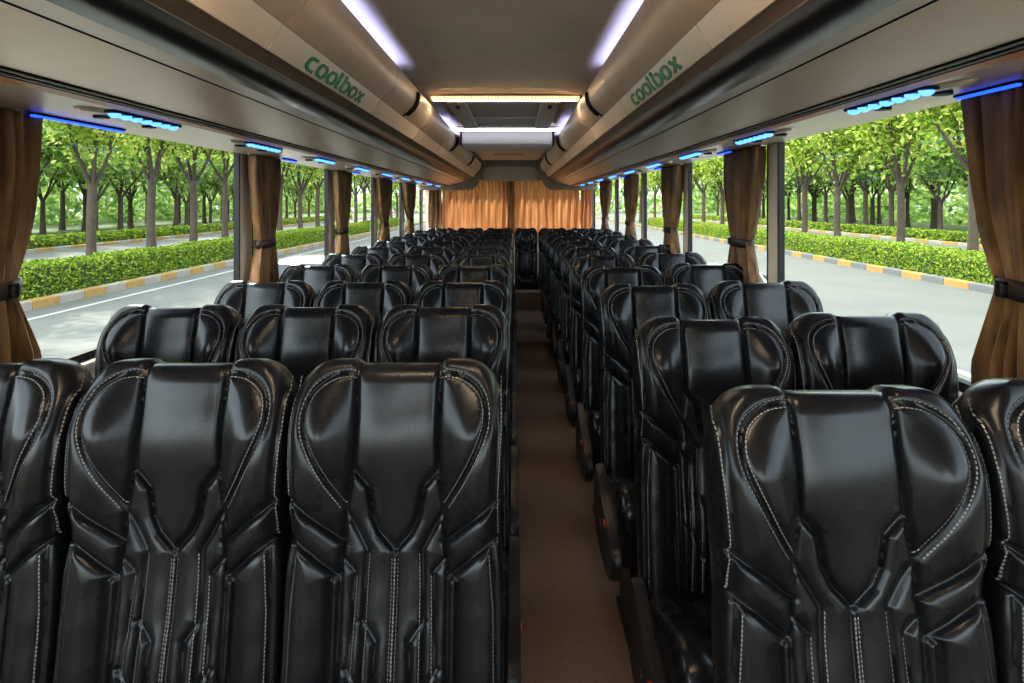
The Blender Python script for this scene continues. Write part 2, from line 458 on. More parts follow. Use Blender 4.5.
# transverse led strips
def led(y, z, x0, x1, mt, label, n):
    t = thing('led_strip', label, 'light strip', ((x0+x1)/2,y,z))
    MB().box(x0,x1,y,y+.05,z,z+.022).build('housing', M['tan'], t, bevel=.004)
    m = MB(); w=(x1-x0-.02)/n
    for i in range(n):
        a = x0+.01+i*w; m.box(a+w*(.22 if n>30 else .03),a+w*(.78 if n>30 else .97),y-.008,y,z+.003,z+.018)
    m.build('diodes', mt, t)
    MB().box(x0+.02,x1-.02,y+.008,y+.044,z-.003,z+.001).build('diffuser', M['fillwarm'] if mt.name.startswith('warm') else M['fillcool'], t)  # glowing underside added to each bar to brighten the interior
led(3.90,.585,-.485,.375,M['warm'],'warm white row of diodes across the ceiling before the roof hatch',44)
led(5.50,.578,-.49,.37,M['cool'],'cool white light bar across the ceiling behind the roof hatch',7)

led(1.00,.585,-.485,.375,M['warmfront'],'warm white row of diodes across the ceiling above the front seat rows',44)  # unseen strip added as fill light for the front of the cabin
led(-1.9,.585,-.485,.375,M['warmfront'],'warm white row of diodes across the ceiling at the windshield',44)  # second added fill strip, behind the camera

# roof hatch
t = thing('roof_hatch', 'grey roof hatch with two side rails between the ceiling light bars', 'hatch', (CXC,4.7,.60))
z = .604
m = MB()
for a,b in ((-.40,-.29),(.155,.265)): m.box(a,b,4.02,5.42,z-.02,z+.012)
m.build('side_rail', M['grey'], t, bevel=.006)
MB().box(-.29,.155,4.02,4.10,z-.016,z+.012).box(-.29,.155,5.34,5.42,z-.016,z+.012).build('cross_rail', M['grey'], t, bevel=.004)
MB().box(-.29,.155,4.10,5.34,z+.002,z+.013).build('hatch_panel', M['hatchin'], t)
MB().box(-.29,.155,4.86,4.89,z-.008,z+.003).build('divider_bar', M['grey'], t)
for x in (-.345,.21):
    MB().box(x-.012,x+.012,4.12,4.20,z-.034,z-.019).build('catch', M['dark'], t, bevel=.003)
# drop down box behind the second bar
t = thing('overhead_box', 'flat grey box hanging from the ceiling behind the cool light bar', 'box', (CXC,5.9,.6))
prof = [(5.57,.605),(5.57,.475),(5.60,.452),(6.05,.452),(6.25,.50),(6.25,.605)]
MB().prism_x(prof,-.43,.302).build('box_shell', M['grey'], t, bevel=.012)
for a,b in ((-.445,-.431),(.303,.317)):
    MB().prism_x([(5.60,.60),(5.59,.50),(5.63,.47),(6.0,.47),(6.1,.60)],a,b).build('bracket', M['dark'], t, bevel=.003)
# air slot panel in the rear ceiling
t = thing('air_return_slot', 'tan ceiling panel with an amber slot in front of the rear arch', 'vent', (CXC,8.2,.6))
MB().box(-.45,.32,7.0,9.3,.578,.606).build('panel', M['tan'], t, bevel=.01)
MB().box(-.25,.11,8.05,8.35,.572,.579).build('slot', M['orange'], t, bevel=.003)

# rear bulkhead with an arch over the curtain
def arch(xh, zb, zt, r, n=8):
    pts = [(CXC-xh,zb)]
    for i in range(n+1):
        a = PI - PI/2*i/n; pts.append((CXC-xh+r+math.cos(a)*r, zt-r+math.sin(a)*r))
    for i in range(n+1):
        a = PI/2 - PI/2*i/n; pts.append((CXC+xh-r+math.cos(a)*r, zt-r+math.sin(a)*r))
    pts.append((CXC+xh,zb)); return pts
outer = [(XL+.01,.185),(XL+.01,.66),(XR-.01,.66),(XR-.01,.185),(.55,.185),(.48,.20),(.425,.25),(.385,.335)] 
inner = arch(.40,.335,.53,.13)
prof = outer + list(reversed(inner)) + [(-.515,.335),(-.555,.25),(-.61,.20),(-.68,.185)]
struct(MB().prism_y(prof, 9.92, 10.12), 'bulkhead', M['bulk'], bevel=.02, seg=3)
struct(MB().prism_y(arch(.41,.318,.54,.14), 10.0, 10.10), 'bulkhead_panel', M['bulkin'])
struct(MB().box(XL+.01,XR-.01,10.12,YB,.42,.60), 'bulkhead_top', M['bulk'])

# ================================================================== SEATS
H = 1.13; REC = R(9); VL = .735
def catmull(pts, n=8):
    P = [np.array(p) for p in pts]; P = [2*P[0]-P[1]] + P + [2*P[-1]-P[-2]]
    out = []
    for i in range(1, len(P)-2):
        for k in range(n):
            t = k/n
            out.append(.5*((2*P[i])+(-P[i-1]+P[i+1])*t+(2*P[i-1]-5*P[i]+4*P[i+1]-P[i+2])*t*t+(-P[i-1]+3*P[i]-3*P[i+1]+P[i+2])*t**3))
    out.append(P[-2]); return [tuple(q) for q in out]
WING = catmull([(.083,.022),(.128,.030),(.163,.056),(.174,.095),(.163,.140),(.130,.208),(.094,.268)])
SEAMS = [  # (polyline, groove depth, groove width)
 ([(.083,-.03),(.080,.10),(.082,.195)], .013, .0065),
 ([(.082,.195),(.053,.230),(.044,.285),(.030,.315),(0,.348)], .014, .007),
 (WING, .009, .0065),
 ([(.082,.195),(.093,.268),(.096,.32),(.102,.39),(.103,.76)], .010, .006),
 ([(.212,.238),(.150,.285),(.097,.330)], .016, .008),
 ([(.212,.308),(.155,.348),(.106,.392)], .016, .008),
 ([(.106,.392),(.119,.396),(.120,.76)], .010, .006),
 ([(.186,.335),(.194,.45),(.197,.76)], .008, .006),
 ([(.094,.270),(.072,.310),(.053,.345),(.055,.40),(.059,.76)], .008, .006),
 ([(.096,.36),(.075,.385),(.078,.50),(.084,.76)], .006, .005),
 ([(.058,.47),(.032,.505),(.035,.60),(.036,.76)], .009, .006),
 ([(.084,.55),(.052,.60),(.050,.63)], .008, .006),
 ([(.0045,.348),(.0045,.76)], .004, .004),
 ([(.195,.03),(.197,.12),(.190,.24),(.190,.32)], .006, .005),
]
def dist_seams(x, v):
    v = v/.955
    ax = np.abs(x); g = np.zeros_like(x); dm = np.full_like(x, 1.0)
    for pl, dep, wid in SEAMS:
        d = np.full_like(x, 1.0)
        for (x0,v0),(x1,v1) in zip(pl, pl[1:]):
            dx, dv = x1-x0, v1-v0; L = dx*dx+dv*dv+1e-12
            t = np.clip(((ax-x0)*dx+(v-v0)*dv)/L, 0, 1)
            d = np.minimum(d, np.hypot(ax-(x0+t*dx), v-(v0+t*dv)))
        g = np.maximum(g, dep*np.exp(-(d/(wid*.80))**2)); dm = np.minimum(dm, d)
    return g, dm
def halfw(v):
    w = .207 - .010*np.exp(-((v-.29)/.05)**2)
    r = .085
    q = np.clip(r-v, 0, r)
    return w - (r-np.sqrt(np.maximum(r*r-q*q,0)))*.95
def surf(x, v, grooves=True):
    ax = np.abs(x)
    wing = sstep(.070,.165,ax)
    env = .042*sstep(.0,.13,v)*(1-.30*sstep(.20,.34,v))
    f = wing*env
    f += .012*(1-(x/.21)**2)*(1-sstep(.1,.5,v))          # slight crown of the headrest
    f += .008*np.exp(-((ax-.125)/.034)**2-((v-.12)/.075)**2)   # padded wing
    f += .014*np.exp(-((v-.14)/.10)**2)                   # headrest pad stands forward
    f += .020*np.exp(-((v-.56)/.12)**2)*(1-sstep(.07,.12,ax))
    # shoulder bands and lower side bolsters puffed out
    if grooves:
        g, dm = dist_seams(x, v)
        f += .009*(1-np.exp(-dm/.014)) - g*.72
        f += .0007*np.sin(x*41+v*27+2*np.sin(v*13))*np.sin(v*31-x*19)
    e = np.minimum(halfw(v)-ax, v+0.0)
    r = .034
    q = np.clip(r-e, 0, r)
    f -= r-np.sqrt(np.maximum(r*r-q*q, 0))
    return f
def to3(x, v, f):
    up = .009*sstep(.076,.095,np.abs(x))*(1-sstep(0,.12,v))
    y = v*0 - np.sin(REC)*v - np.cos(REC)*f
    z = H - np.cos(REC)*v + np.sin(REC)*f + up
    return x, y, z

def backrest_mesh(nx, nv):
    t = np.linspace(0,1,nv)
    v = VL*(.30*t**1.9*0 + t); v = v.copy()
    # denser rows near the top edge
    head = np.array([0,.0012,.003,.0055,.009,.013,.018,.024])
    v = np.concatenate([head, np.linspace(.030, VL, nv-len(head))])
    u = np.linspace(-1,1,nx); u = np.sign(u)*(np.abs(u)**.92)
    VV, UU = np.meshgrid(v, u, indexing='ij')
    W = halfw(VV); X = UU*W
    x,y,z = to3(X, VV, surf(X, VV))
    n, m = x.shape
    P = np.stack([x,y,z],-1).reshape(-1,3)
    verts = [tuple(p) for p in P]
    faces = [(i*m+j, (i+1)*m+j, (i+1)*m+j+1, i*m+j+1) for i in range(n-1) for j in range(m-1)]
    # rim: side and top wall back to the shell
    rim = [(0,j) for j in range(m)] + [(i,m-1) for i in range(1,n)] + [(n-1,j) for j in range(m-2,-1,-1)] + [(i,0) for i in range(n-2,0,-1)]
    base = len(verts)
    for r_, (dep, ins) in enumerate(((.045,.0),(.068,.004),(.080,.016))):
        for (i,j) in rim:
            xx = X[i,j]*(1-ins/.2); vv = VV[i,j]+ins*(1-VV[i,j]/VL*2)*.8
            yy = -math.sin(REC)*vv + math.cos(REC)*dep; zz = H-math.cos(REC)*vv-math.sin(REC)*dep
            zz += .009*float(sstep(.076,.095,abs(xx)))*(1-float(sstep(0,.12,vv)))
            verts.append((xx,yy,zz))
    k = len(rim)
    idx = [i*m+j for i,j in rim]
    for q in range(k):
        q2 = (q+1)%k
        faces.append((idx[q], idx[q2], base+q2, base+q))
        faces.append((base+q, base+q2, base+k+q2, base+k+q))
        faces.append((base+k+q, base+k+q2, base+2*k+q2, base+2*k+q))
    faces.append(tuple(base+2*k+q for q in range(k)))
    mb = MB(); mb.v = verts; mb.f = faces
    return mb

def stitch_mesh():
    out = []
    def run(pl, off, step=.0072, ln=.0046, both=True):
        for sg in (1,-1): run1(pl, off, step, ln, sg)
    def run1(pl, off, step, ln, sg):
        m = MB(); out.append(m)
        pts = [np.array(p) for p in pl]
        seg = []
        for a,b in zip(pts,pts[1:]): seg.append((a,b,np.linalg.norm(b-a)))
        tot = sum(s_[2] for s_ in seg)
        d = .004
        while d < tot-.004:
            dd = d
            for a,b,L in seg:
                if dd <= L:
                    break
                dd -= L
            tdir = (b-a)/L; nn = np.array([-tdir[1],tdir[0]])
            c = a + tdir*dd + nn*off
            if True:
                q = []
                for (l,w) in ((-ln/2,-.0006),(ln/2,-.0006),(ln/2,.0006),(-ln/2,.0006)):
                    p = c + tdir*l + nn*w
                    q.append((p[0]*sg, p[1]*.955))
                xs = np.array([p[0] for p in q]); vs = np.array([p[1] for p in q])
                f = surf(xs, vs)
                lo = to3(xs, vs, f-.0012); hi = to3(xs, vs, f+.0011)
                vv = [(float(lo[0][i]),float(lo[1][i]),float(lo[2][i])) for i in range(4)] + [(float(hi[0][i]),float(hi[1][i]),float(hi[2][i])) for i in range(4)]
                m.add(vv, [(3,2,1,0),(4,5,6,7),(0,1,5,4),(1,2,6,5),(2,3,7,6),(3,0,4,7)])
            d += step
    run(WING, .0062); run(WING, -.0062)
    run([(.0045,.36),(.0045,.72)], .005); run([(.0045,.36),(.0045,.72)], -.0012)
    run([(.195,.03),(.197,.12),(.190,.24),(.190,.32)], -.006)
    run([(.186,.345),(.194,.45),(.197,.72)], .006)
    run([(.053,.35),(.055,.40),(.059,.72)], .006)
    run([(.075,.39),(.078,.50),(.084,.72)], .005)
    return out

def cushion_mesh():
    # closed rounded profile in (y,z) swept along x
    top = [(-.085,.43),(-.14,.452),(-.22,.468),(-.30,.487),(-.38,.512),(-.44,.527),(-.49,.530),(-.53,.515),(-.553,.48),(-.555,.43),(-.545,.37),(-.53,.33)]
    bot = [(-.50,.31),(-.40,.305),(-.25,.30),(-.12,.30),(-.085,.33),(-.08,.38)]
    prof = np.array(catmull(top+bot+[top[0]], 4)[:-1])
    cen = np.array([-.31,.41])
    n = len(prof); nx = 45
    P = []
    for i in range(nx):
        u = -1+2*i/(nx-1); x = .205*math.copysign(abs(u)**.85,u)
        e = .205-abs(x); r=.03; q = max(0,r-e); sc = 1-(r-math.sqrt(max(0,r*r-q*q)))/.16
        row = []
        for k,(y,z) in enumerate(prof):
            p = cen+(np.array([y,z])-cen)*np.array([1-(1-sc)*.4,sc])
            tp = max(0,min(1,(z-.42)/.04))
            d1 = abs(abs(x)-(.118+.02*math.sin((y+.2)*6)))
            gr = .010*math.exp(-(d1/.008)**2) + .010*math.exp(-(abs(y+.27+.25*(abs(x)-.06)*(abs(x)<.118))/.009)**2)
            bol = .020*float(sstep(.11,.16,abs(x)))
            row.append((x, p[0], p[1]+tp*(bol-gr)))
        P.append(row+[row[0]])
    mb = MB().grid(P)
    m_ = len(P[0])
    mb.f.append(tuple(range(m_-1))); mb.f.append(tuple((nx-1)*m_+k for k in range(m_-1))[::-1])
    return mb

ME = {}
ME['backrest'] = backrest_mesh(141, 300).mesh('backrest', M['leather'], smooth=75)
ME['stitching'] = [q.mesh('stitch_line', M['stitch']) for q in stitch_mesh()]
ME['cushion'] = cushion_mesh().mesh('cushion', M['leather'], smooth=60)
def shell_mesh():
    m = MB()
    n=12; pts=[]
    for i in range(n+1):
        a=PI-PI/2*i/n; pts.append((-.145+math.cos(a)*.055, .02+.055-math.sin(a)*.055))
    for i in range(n+1):
        a=PI/2-PI/2*i/n; pts.append((.145+math.cos(a)*.055, .02+.055-math.sin(a)*.055))
    pts += [(.190,.735),(-.190,.735)]
    def q(x,v,d): return (x, -math.sin(REC)*v+math.cos(REC)*d, H-math.cos(REC)*v-math.sin(REC)*d)
    a=[q(x,v,.079) for x,v in pts]; b=[q(x*.97,v+.004,.100) for x,v in pts]; k=len(pts)
    return m.add(a+b,[(i,(i+1)%k,(i+1)%k+k,i+k) for i in range(k)]+[tuple(range(k))[::-1],tuple(range(k,2*k))])
ME['back_shell'] = shell_mesh().mesh('back_shell', M['shell'], smooth=40)
pm = MB().box(-.17,.17,-.50,-.10,.255,.312)
pm.box(-.15,-.11,-.46,-.14,.02,.26).box(.11,.15,-.46,-.14,.02,.26).box(-.16,.16,-.48,-.12,0,.022)
ME['pedestal'] = pm.mesh('pedestal', M['steel'])
ME['low_base'] = MB().box(-.19,.19,-.50,.06,.33-.02,.40).mesh('low_base', M['steel'])
def cover_mesh(s):   # armrest-like plastic shield on the aisle side; s = direction of the aisle
    prof = catmull([(-.05,.37),(-.08,.455),(-.11,.49),(-.16,.485),(-.27,.44),(-.42,.41),(-.52,.37),(-.53,.30),(-.46,.25),(-.30,.235),(-.14,.25),(-.07,.30),(-.05,.37)],4)[:-1]
    m = MB(); x0, x1 = s*.203, s*.232
    n = len(prof); c = (-.28,.36)
    rings = [(x0,1.0),(x0+s*.022,1.0),(x0+s*.031,.97),(x1,.90)]
    vs=[]
    for x,k in rings: vs += [(x, c[0]+(y-c[0])*k, c[1]+(z-c[1])*k) for y,z in prof]
    fs=[]
    for r_ in range(3):
        fs += [(r_*n+i, r_*n+(i+1)%n, (r_+1)*n+(i+1)%n, (r_+1)*n+i) for i in range(n)]
    fs += [tuple(range(n))[::-1], tuple(3*n+i for i in range(n))]
    return m.add(vs,fs)
for s,nm in ((-1,'l'),(1,'r')):
    ME['cover'+nm] = cover_mesh(s).mesh('side_cover', M['shell'], smooth=40)
    ME['button'+nm] = MB().tube([(s*.222,-.36,.385),(s*.237,-.36,.385)],.012,12).mesh('release_button', M['red'], smooth=40)
    ME['lever'+nm] = MB().tube([(s*.20,-.24,.33),(s*.236,-.24,.33)],.02,14).mesh('recline_pivot', M['steel'], smooth=40)

def child(name, me, par, loc=(0,0,0), scale=None):
    o = bpy.data.objects.new(name, me); C.objects.link(o); o.parent = par; o.location = loc
    if scale: o.scale = scale
    return o
def seat(x, y, label, group, w=1.0, aisle=0, dz=0.0, rear=False, stitches=True):
    root = thing('coach_seat', label, 'seat', (x, y, FLOOR if not rear else RISE_Z), group)
    off = dz if not rear else (FLOOR+dz-RISE_Z)
    sc = (w,1,1); L = (0,0,off)
    child('backrest', ME['backrest'], root, L, sc)
    if stitches:
        for q in ME['stitching']: child('stitch_line', q, root, L, sc)
    child('back_shell', ME['back_shell'], root, L, sc)
    child('cushion', ME['cushion'], root, L, sc)
    if rear: child('low_base', ME['low_base'], root, L, sc)
    else: child('pedestal', ME['pedestal'], root, (0,0,0), sc)
    if aisle:
        k = 'l' if aisle<0 else 'r'
        dx = aisle*(.205*w-.205)
        c = child('side_cover', ME['cover'+k], root, (dx,0,off))
        b = child('release_button', ME['button'+k], c); b['label'] = 'small red release button'
        child('recline_pivot', ME['lever'+k], c)
    return root
ORD = ['front','second','third','fourth','fifth','sixth','seventh','eighth','ninth','tenth','eleventh']
WL = .406; WRT = .424
GL, GR = 'seats of the left three-abreast block', 'seats of the right two-abreast block'
NROW = 10
for i in range(NROW):
    y = (1.70+i)*ROWP
    dz = (.022,.014,0.0)[min(i,2)]
    for k, where in enumerate(('beside the left windows','in the middle of its three','on the aisle')):
        x = -.215 - .410*(2-k)
        if i == 0: x = -.219 - .402*(2-k)
        seat(x, y, 'black leather coach seat in the left block, %s row, %s' % (ORD[i], where), GL, w=((.396 if i==0 else .404))/.414, aisle=1 if k==2 else 0, dz=dz, stitches=i<6)
for i in range(NROW):
    y = (1.42+i)*ROWP + (.055 if i==0 else 0)
    if y > 8.3: break
    for k, where in enumerate(('on the aisle','beside the right windows')):
        x = .320 + WRT*(k+.5) + (.008+.012*k if i==0 else 0)
        seat(x, y, 'black leather coach seat in the right block, %s row, %s' % (ORD[i], where), GR, w=(.428 if i==0 else WRT-.006)/.414, aisle=-1 if k==0 else 0, dz=.012+.012*k, stitches=i<6)
# rear bench row
rx = [-.012-WL*(2.5-k) for k in range(3)] + [.153] + [.318+WRT*(k+.5) for k in range(2)]
rw = [(WL-.006)/.414]*3 + [.76] + [(WRT-.006)/.414]*2
rl = ['against the left wall','second from the left wall','just left of the aisle end','facing the aisle','just right of the aisle end','against the right wall']
for x,w,l in zip(rx,rw,rl):
    seat(x, 9.55, 'black leather seat of the rear row, '+l, 'seats of the rear row', w=w, rear=True, dz=-.02, stitches=False)

# ================================================================== CURTAINS
def side_curtain(X, s, y0, y1, tw, top, tie_z, label, group, folds=9, bot=-.62, anchor=.35, seed=0, buckle=True):
    rnd = random.Random(seed)
    root = thing('window_curtain', label, 'curtain', (X-s*.05,(y0+y1)/2,bot), group)
    nz, ny = 46, folds*10+1
    ph = [rnd.uniform(-.6,.6) for _ in range(folds+2)]
    P = []
    yc = y0+(y1-y0)*anchor
    for i in range(nz):
        z = top + (bot-top)*i/(nz-1)
        # gather amount: 1 at the tie
        if z >= tie_z: g = ((top-z)/(top-tie_z))**2.0
        else: g = max(0, 1-(tie_z-z)/(.30))**1.3*.95+.05*0
        if z < tie_z: g = max(g, .25)
        w = (y1-y0)*(1-g)+tw*g
        ca = (y0+y1)/2*(1-g)+yc*g
        row = []
        for j in range(ny):
            u = j/(ny-1)
            k = u*folds
            amp = (.034*(1-g)+.018*g) * (1+.35*math.sin(u*11+seed))
            d = amp*math.sin(2*PI*k + ph[int(k)%len(ph)]*math.sin(z*3+seed)) + .006*math.sin(2*PI*k*2.3+z*5)
            d += .018*g*math.sin(PI*u)
            yy = ca + (u-.5)*w + .006*math.sin(2*PI*k*1.0+1.3)*(1-g) + .004*math.sin(z*17+k)
            row.append((X - s*(.052+d), yy, z))
        P.append(row)
    o = MB().grid(P).build('curtain_cloth', M['curtain'], root, smooth=70)
    md = o.modifiers.new('thick','SOLIDIFY'); md.thickness=.002
    # tie band
    pts=[]
    n=20
    ring=[]
    for k in range(n):
        a=2*PI*k/n
        ring.append((X-s*(.058)-s*.044*math.cos(a), yc+(tw/2+.012)*math.sin(a)))
    m=MB(); hh=.022
    v=[(x,y,tie_z-hh+.010*((y-yc)/tw)) for x,y in ring]+[(x,y,tie_z+hh+.010*((y-yc)/tw)) for x,y in ring]
    m.add(v,[(k,(k+1)%n,(k+1)%n+n,k+n) for k in range(n)])
    b=m.build('tie_band', M['strap'], root, smooth=60)
    md=b.modifiers.new('thick','SOLIDIFY'); md.thickness=.004
    if buckle:
        by=yc+ (tw*.30)
        bx=X-s*(.058+.044*math.cos(math.asin(min(.99,.30*tw/(tw/2+.012))))+.004)
        bm_=MB().box(bx-.003,bx+.003,by-.016,by-.010,tie_z-.018,tie_z+.018).box(bx-.003,bx+.003,by+.010,by+.016,tie_z-.018,tie_z+.018)
        bm_.box(bx-.003,bx+.003,by-.016,by+.016,tie_z+.012,tie_z+.018).box(bx-.003,bx+.003,by-.016,by+.016,tie_z-.018,tie_z-.012)
        bm_.build('buckle', M['steel'], b)
    # hanging rail clips
    r=MB().tube([(X-s*.05,y0-.02,top+.004),(X-s*.05,y1+.02,top+.004)],.005,8)
    r.build('curtain_rail', M['metal'], root, smooth=60)
    return root
g='tied side curtains'
side_curtain(XL,-1,1.36,1.945,.33,TL-.016,-.225,'brown curtain tied with a dark band at the nearest left window',g,9,anchor=.52,seed=1)
for k,(a,b,n) in enumerate(((3.46,3.84,'first'),(5.09,5.46,'second'),(6.70,7.25,'third'),(8.3,9.1,'fourth'))):
    side_curtain(XL,-1,a,b,.20,TL-.016,-.21,'brown tied curtain beside the %s left window pillar in view from the front' % n,g,6,anchor=.5,seed=3+k,buckle=False)
side_curtain(XR,1,1.20,1.745,.30,TR-.016,-.195,'brown curtain with a buckled dark band at the nearest right window',g,10,anchor=.5,seed=9)
for k,(a,b,n) in enumerate(((3.23,3.72,'first'),(4.82,5.32,'second'),(6.52,7.2,'third'),(8.27,9.2,'fourth'))):
    side_curtain(XR,1,a,b,.24,TR-.016,-.195,'brown tied curtain beside the %s right window pillar in view from the front' % n,g,7,anchor=.5,seed=12+k,buckle=k==0)

def rear_curtain(x0,x1,label,seed,mt,folds=9,y=10.42):
    rnd=random.Random(seed)
    root=thing('rear_curtain',label,'curtain',((x0+x1)/2,y,-.5),'curtains across the rear window')
    nz,nx=16,folds*12+1; P=[]
    ph=[rnd.uniform(-1,1) for _ in range(folds+2)]
    for i in range(nz):
        z=.40-.92*i/(nz-1); row=[]
        for j in range(nx):
            u=j/(nx-1); k=u*folds
            row.append((x0+(x1-x0)*u+.006*math.sin(z*9+k), y+(.034+.010*math.sin(k*1.7))*math.sin(2*PI*k+ph[int(k)]*.7+z*.6*ph[int(k)]), z))
        P.append(row)
    o=MB().grid(P).build('curtain_cloth',mt,root,smooth=70)
    MB().tube([(x0,y,.405),(x1,y,.405)],.006,8).build('curtain_rail',M['metal'],root,smooth=60)
rear_curtain(-1.10,-.115,'orange backlit curtain covering the left half of the rear window',4,M['rearcurtain'],9)
rear_curtain(-.03,.98,'orange backlit curtain covering the right half of the rear window',5,M['rearcurtain'],9)
rear_curtain(-.14,.0,'narrow dark curtain in the gap between the orange rear curtains',6,M['curtain'],2,10.50)
rear_curtain(-1.30,-1.10,'narrow brown curtain in the left rear corner',7,M['curtain'],3,10.38)
rear_curtain(.98,1.15,'narrow brown curtain in the right rear corner',8,M['rearcurtain'],3,10.38)

# ================================================================== READING LIGHTS
LCOUNT = 0
def plane_z(s,x):
    if s<0: a,b=(XL+.05,TL-.012),(-1.017,.240)
    else: a,b=(XR-.05,TR-.012),(.836,.240)
    t=(x-a[0])/(b[0]-a[0]); return a[1]+(b[1]-a[1])*t
def console(s,x,y,label,L=.36):
    z=plane_z(s,x)
    root=thing('reading_light',label,'light',(x,y,z-.02),'blue reading lights under the luggage racks')
    xo=x+s*.045
    m=MB(); n=20
    v=[(xo+.055*math.cos(2*PI*k/n), y+.24*math.sin(2*PI*k/n)) for k in range(n)]
    zz=[plane_z(s,p[0]) for p in v]
    vs=[(p[0],p[1],q-.001) for p,q in zip(v,zz)]+[(xo+(p[0]-xo)*.9,y+(p[1]-y)*.94,q-.010) for p,q in zip(v,zz)]
    m.add(vs,[(k,(k+1)%n,(k+1)%n+n,k+n) for k in range(n)]+[tuple(range(n,2*n))])
    m.build('housing',M['beige'],root,smooth=40)
    for dy in (-.12,.12):
        v=MB(); v.tube([(xo+s*.01,y+dy,plane_z(s,xo)-.008),(xo+s*.01,y+dy,plane_z(s,xo)-.016)],.020,14)
        v.build('air_nozzle',M['dark'],root,smooth=40)
    MB().box(x-.016,x+.016,y-L/2,y+L/2,z-.008,z-.001).build('light_tray',M['dark'],root,bevel=.003)
    for k in range(7):
        d=MB(); yy=y-L/2+L*(k+.5)/7
        pr=[(0,0),(.6,.35),(.95,.75),(1,1)]
        d.tube([(x,yy,z-.007),(x,yy,z-.014),(x,yy,z-.018)],[.016,.014,.006],10)
        d.build('diode',M['bluew'],root,smooth=60)
NUM=['first','second','third','fourth','fifth','sixth','seventh','eighth','ninth','tenth']
for k in range(9):
    console(-1,-1.045,1.955+.925*k,'blue glowing reading light above the left windows, %s from the front'%NUM[k])
for k in range(9):
    console(1,.862,1.60+.90*k,'blue glowing reading light above the right windows, %s from the front'%NUM[k])
def mood(s,x,y0,y1,label):
    z=plane_z(s,x)
    root=thing('curtain_light',label,'light',(x,(y0+y1)/2,z-.01),'thin blue lights over the curtains')
    MB().box(x-.008,x+.008,y0,y1,z-.007,z-.001).build('light_base',M['dark'],root)
    MB().box(x-.006,x+.006,y0+.004,y1-.004,z-.013,z-.006).build('light_tube',M['blue'],root,bevel=.002)
mood(-1,XL+.075,1.86,2.30,'thin blue light line over the nearest left curtain')
mood(1,XR-.10,1.50,1.72,'thin blue light line over the nearest right curtain')
for k,y in enumerate((3.75,5.38,7.05)): mood(-1,XL+.12,y,y+.22,'short blue light over the %s left pillar curtain in view from the front'%NUM[k])
for k,y in enumerate((3.45,5.10,6.8)): mood(1,XR-.12,y,y+.22,'short blue light over the %s right pillar curtain in view from the front'%NUM[k])

# small wire hook beside the right window seat
t=thing('wall_hook','small bent metal rail beside the nearest right window seat','hook',(XR-.03,1.98,-.52))
MB().tube([(XR-.035,1.93,-.52),(XR-.035,1.93,-.475),(XR-.035,1.95,-.46),(XR-.035,2.0,-.46),(XR-.035,2.02,-.475),(XR-.035,2.02,-.52)],.006,8).build('bent_rail',M['metal'],t,smooth=60)

# ================================================================== OUTSIDE
struct(MB().box(-12.8,14.8,-40,230,GROUND-.2,GROUND), 'road', M['asphalt'])
def ext(name, mb, m): return struct(mb, name, m)
ext('verge_left_ground', MB().box(-17.2,-12.8,-40,230,GROUND-.2,GROUND+.10), M['grass'])
ext('verge_right_ground', MB().box(14.8,19.0,-40,230,GROUND-.2,GROUND+.10), M['grass'])
ext('far_road_left', MB().box(-27,-17.2,-40,230,GROUND-.2,GROUND+.02), M['asphalt'])
ext('far_road_right', MB().box(19.0,29,-40,230,GROUND-.2,GROUND+.02), M['asphalt'])
ext('wood_ground_left', MB().box(-110,-27,-40,230,GROUND-.2,GROUND+.10), M['grass'])
ext('wood_ground_right', MB().box(29,110,-40,230,GROUND-.2,GROUND+.10), M['grass'])
ext('paint_line_left', MB().box(-11.75,-11.6,-10,200,GROUND,GROUND+.006), M['paint'])
m=MB()
for k in range(24): m.box(-7.1,-6.95,2+k*8,5+k*8,GROUND,GROUND+.006)
ext('lane_dash_left', m, M['paint'])
m=MB()
for k in range(24): m.box(7.3,7.45,3+k*8,6+k*8,GROUND,GROUND+.006)
ext('lane_dash_right', m, M['paint'])
# kerbs: alternating painted stones
def kerb(name, x0, x1, y0, y1, L, ha, cols):
    ms=[MB() for _ in cols]
    y=y0; k=0
    while y<y1:
        ms[k%len(cols)].box(x0,x1,y+.01,y+L-.01,GROUND-.1,GROUND+ha); y+=L; k+=1
    for i,(mm,c) in enumerate(zip(ms,cols)): struct(mm, name+'_'+('pale','yellow','grey')[('kerbw','kerby','kerbd').index(c)], M[c], bevel=.03)
kerb('kerb_left',-12.95,-12.65,-5,180,1.1,.24,['kerbw','kerby'])
kerb('kerb_right',14.65,14.95,-5,180,1.3,.24,['kerbd','kerby'])
kerb('far_kerb_left',-27.15,-26.85,5,180,1.6,.22,['kerbw','kerby'])
kerb('far_kerb_right',28.85,29.15,5,180,1.6,.22,['kerbw','kerby'])

def leaf_quads(m, pts, size, rnd, up=.0):
    for p in pts:
        L=size*rnd.uniform(.7,1.35); W=L*rnd.uniform(.40,.62)
        a=Vector((rnd.gauss(0,1),rnd.gauss(0,1),rnd.gauss(0,.7)-.25)).normalized()
        b=a.cross(Vector((rnd.gauss(0,1),rnd.gauss(0,1),rnd.gauss(0,1)+.001))).normalized()
        c=a.cross(b)*.10*L
        p=Vector(p)
        m.add([p-a*L*.5, p-a*L*.05+b*W*.5+c, p+a*L*.5, p-a*L*.05-b*W*.5+c], [(0,1,2,3)])

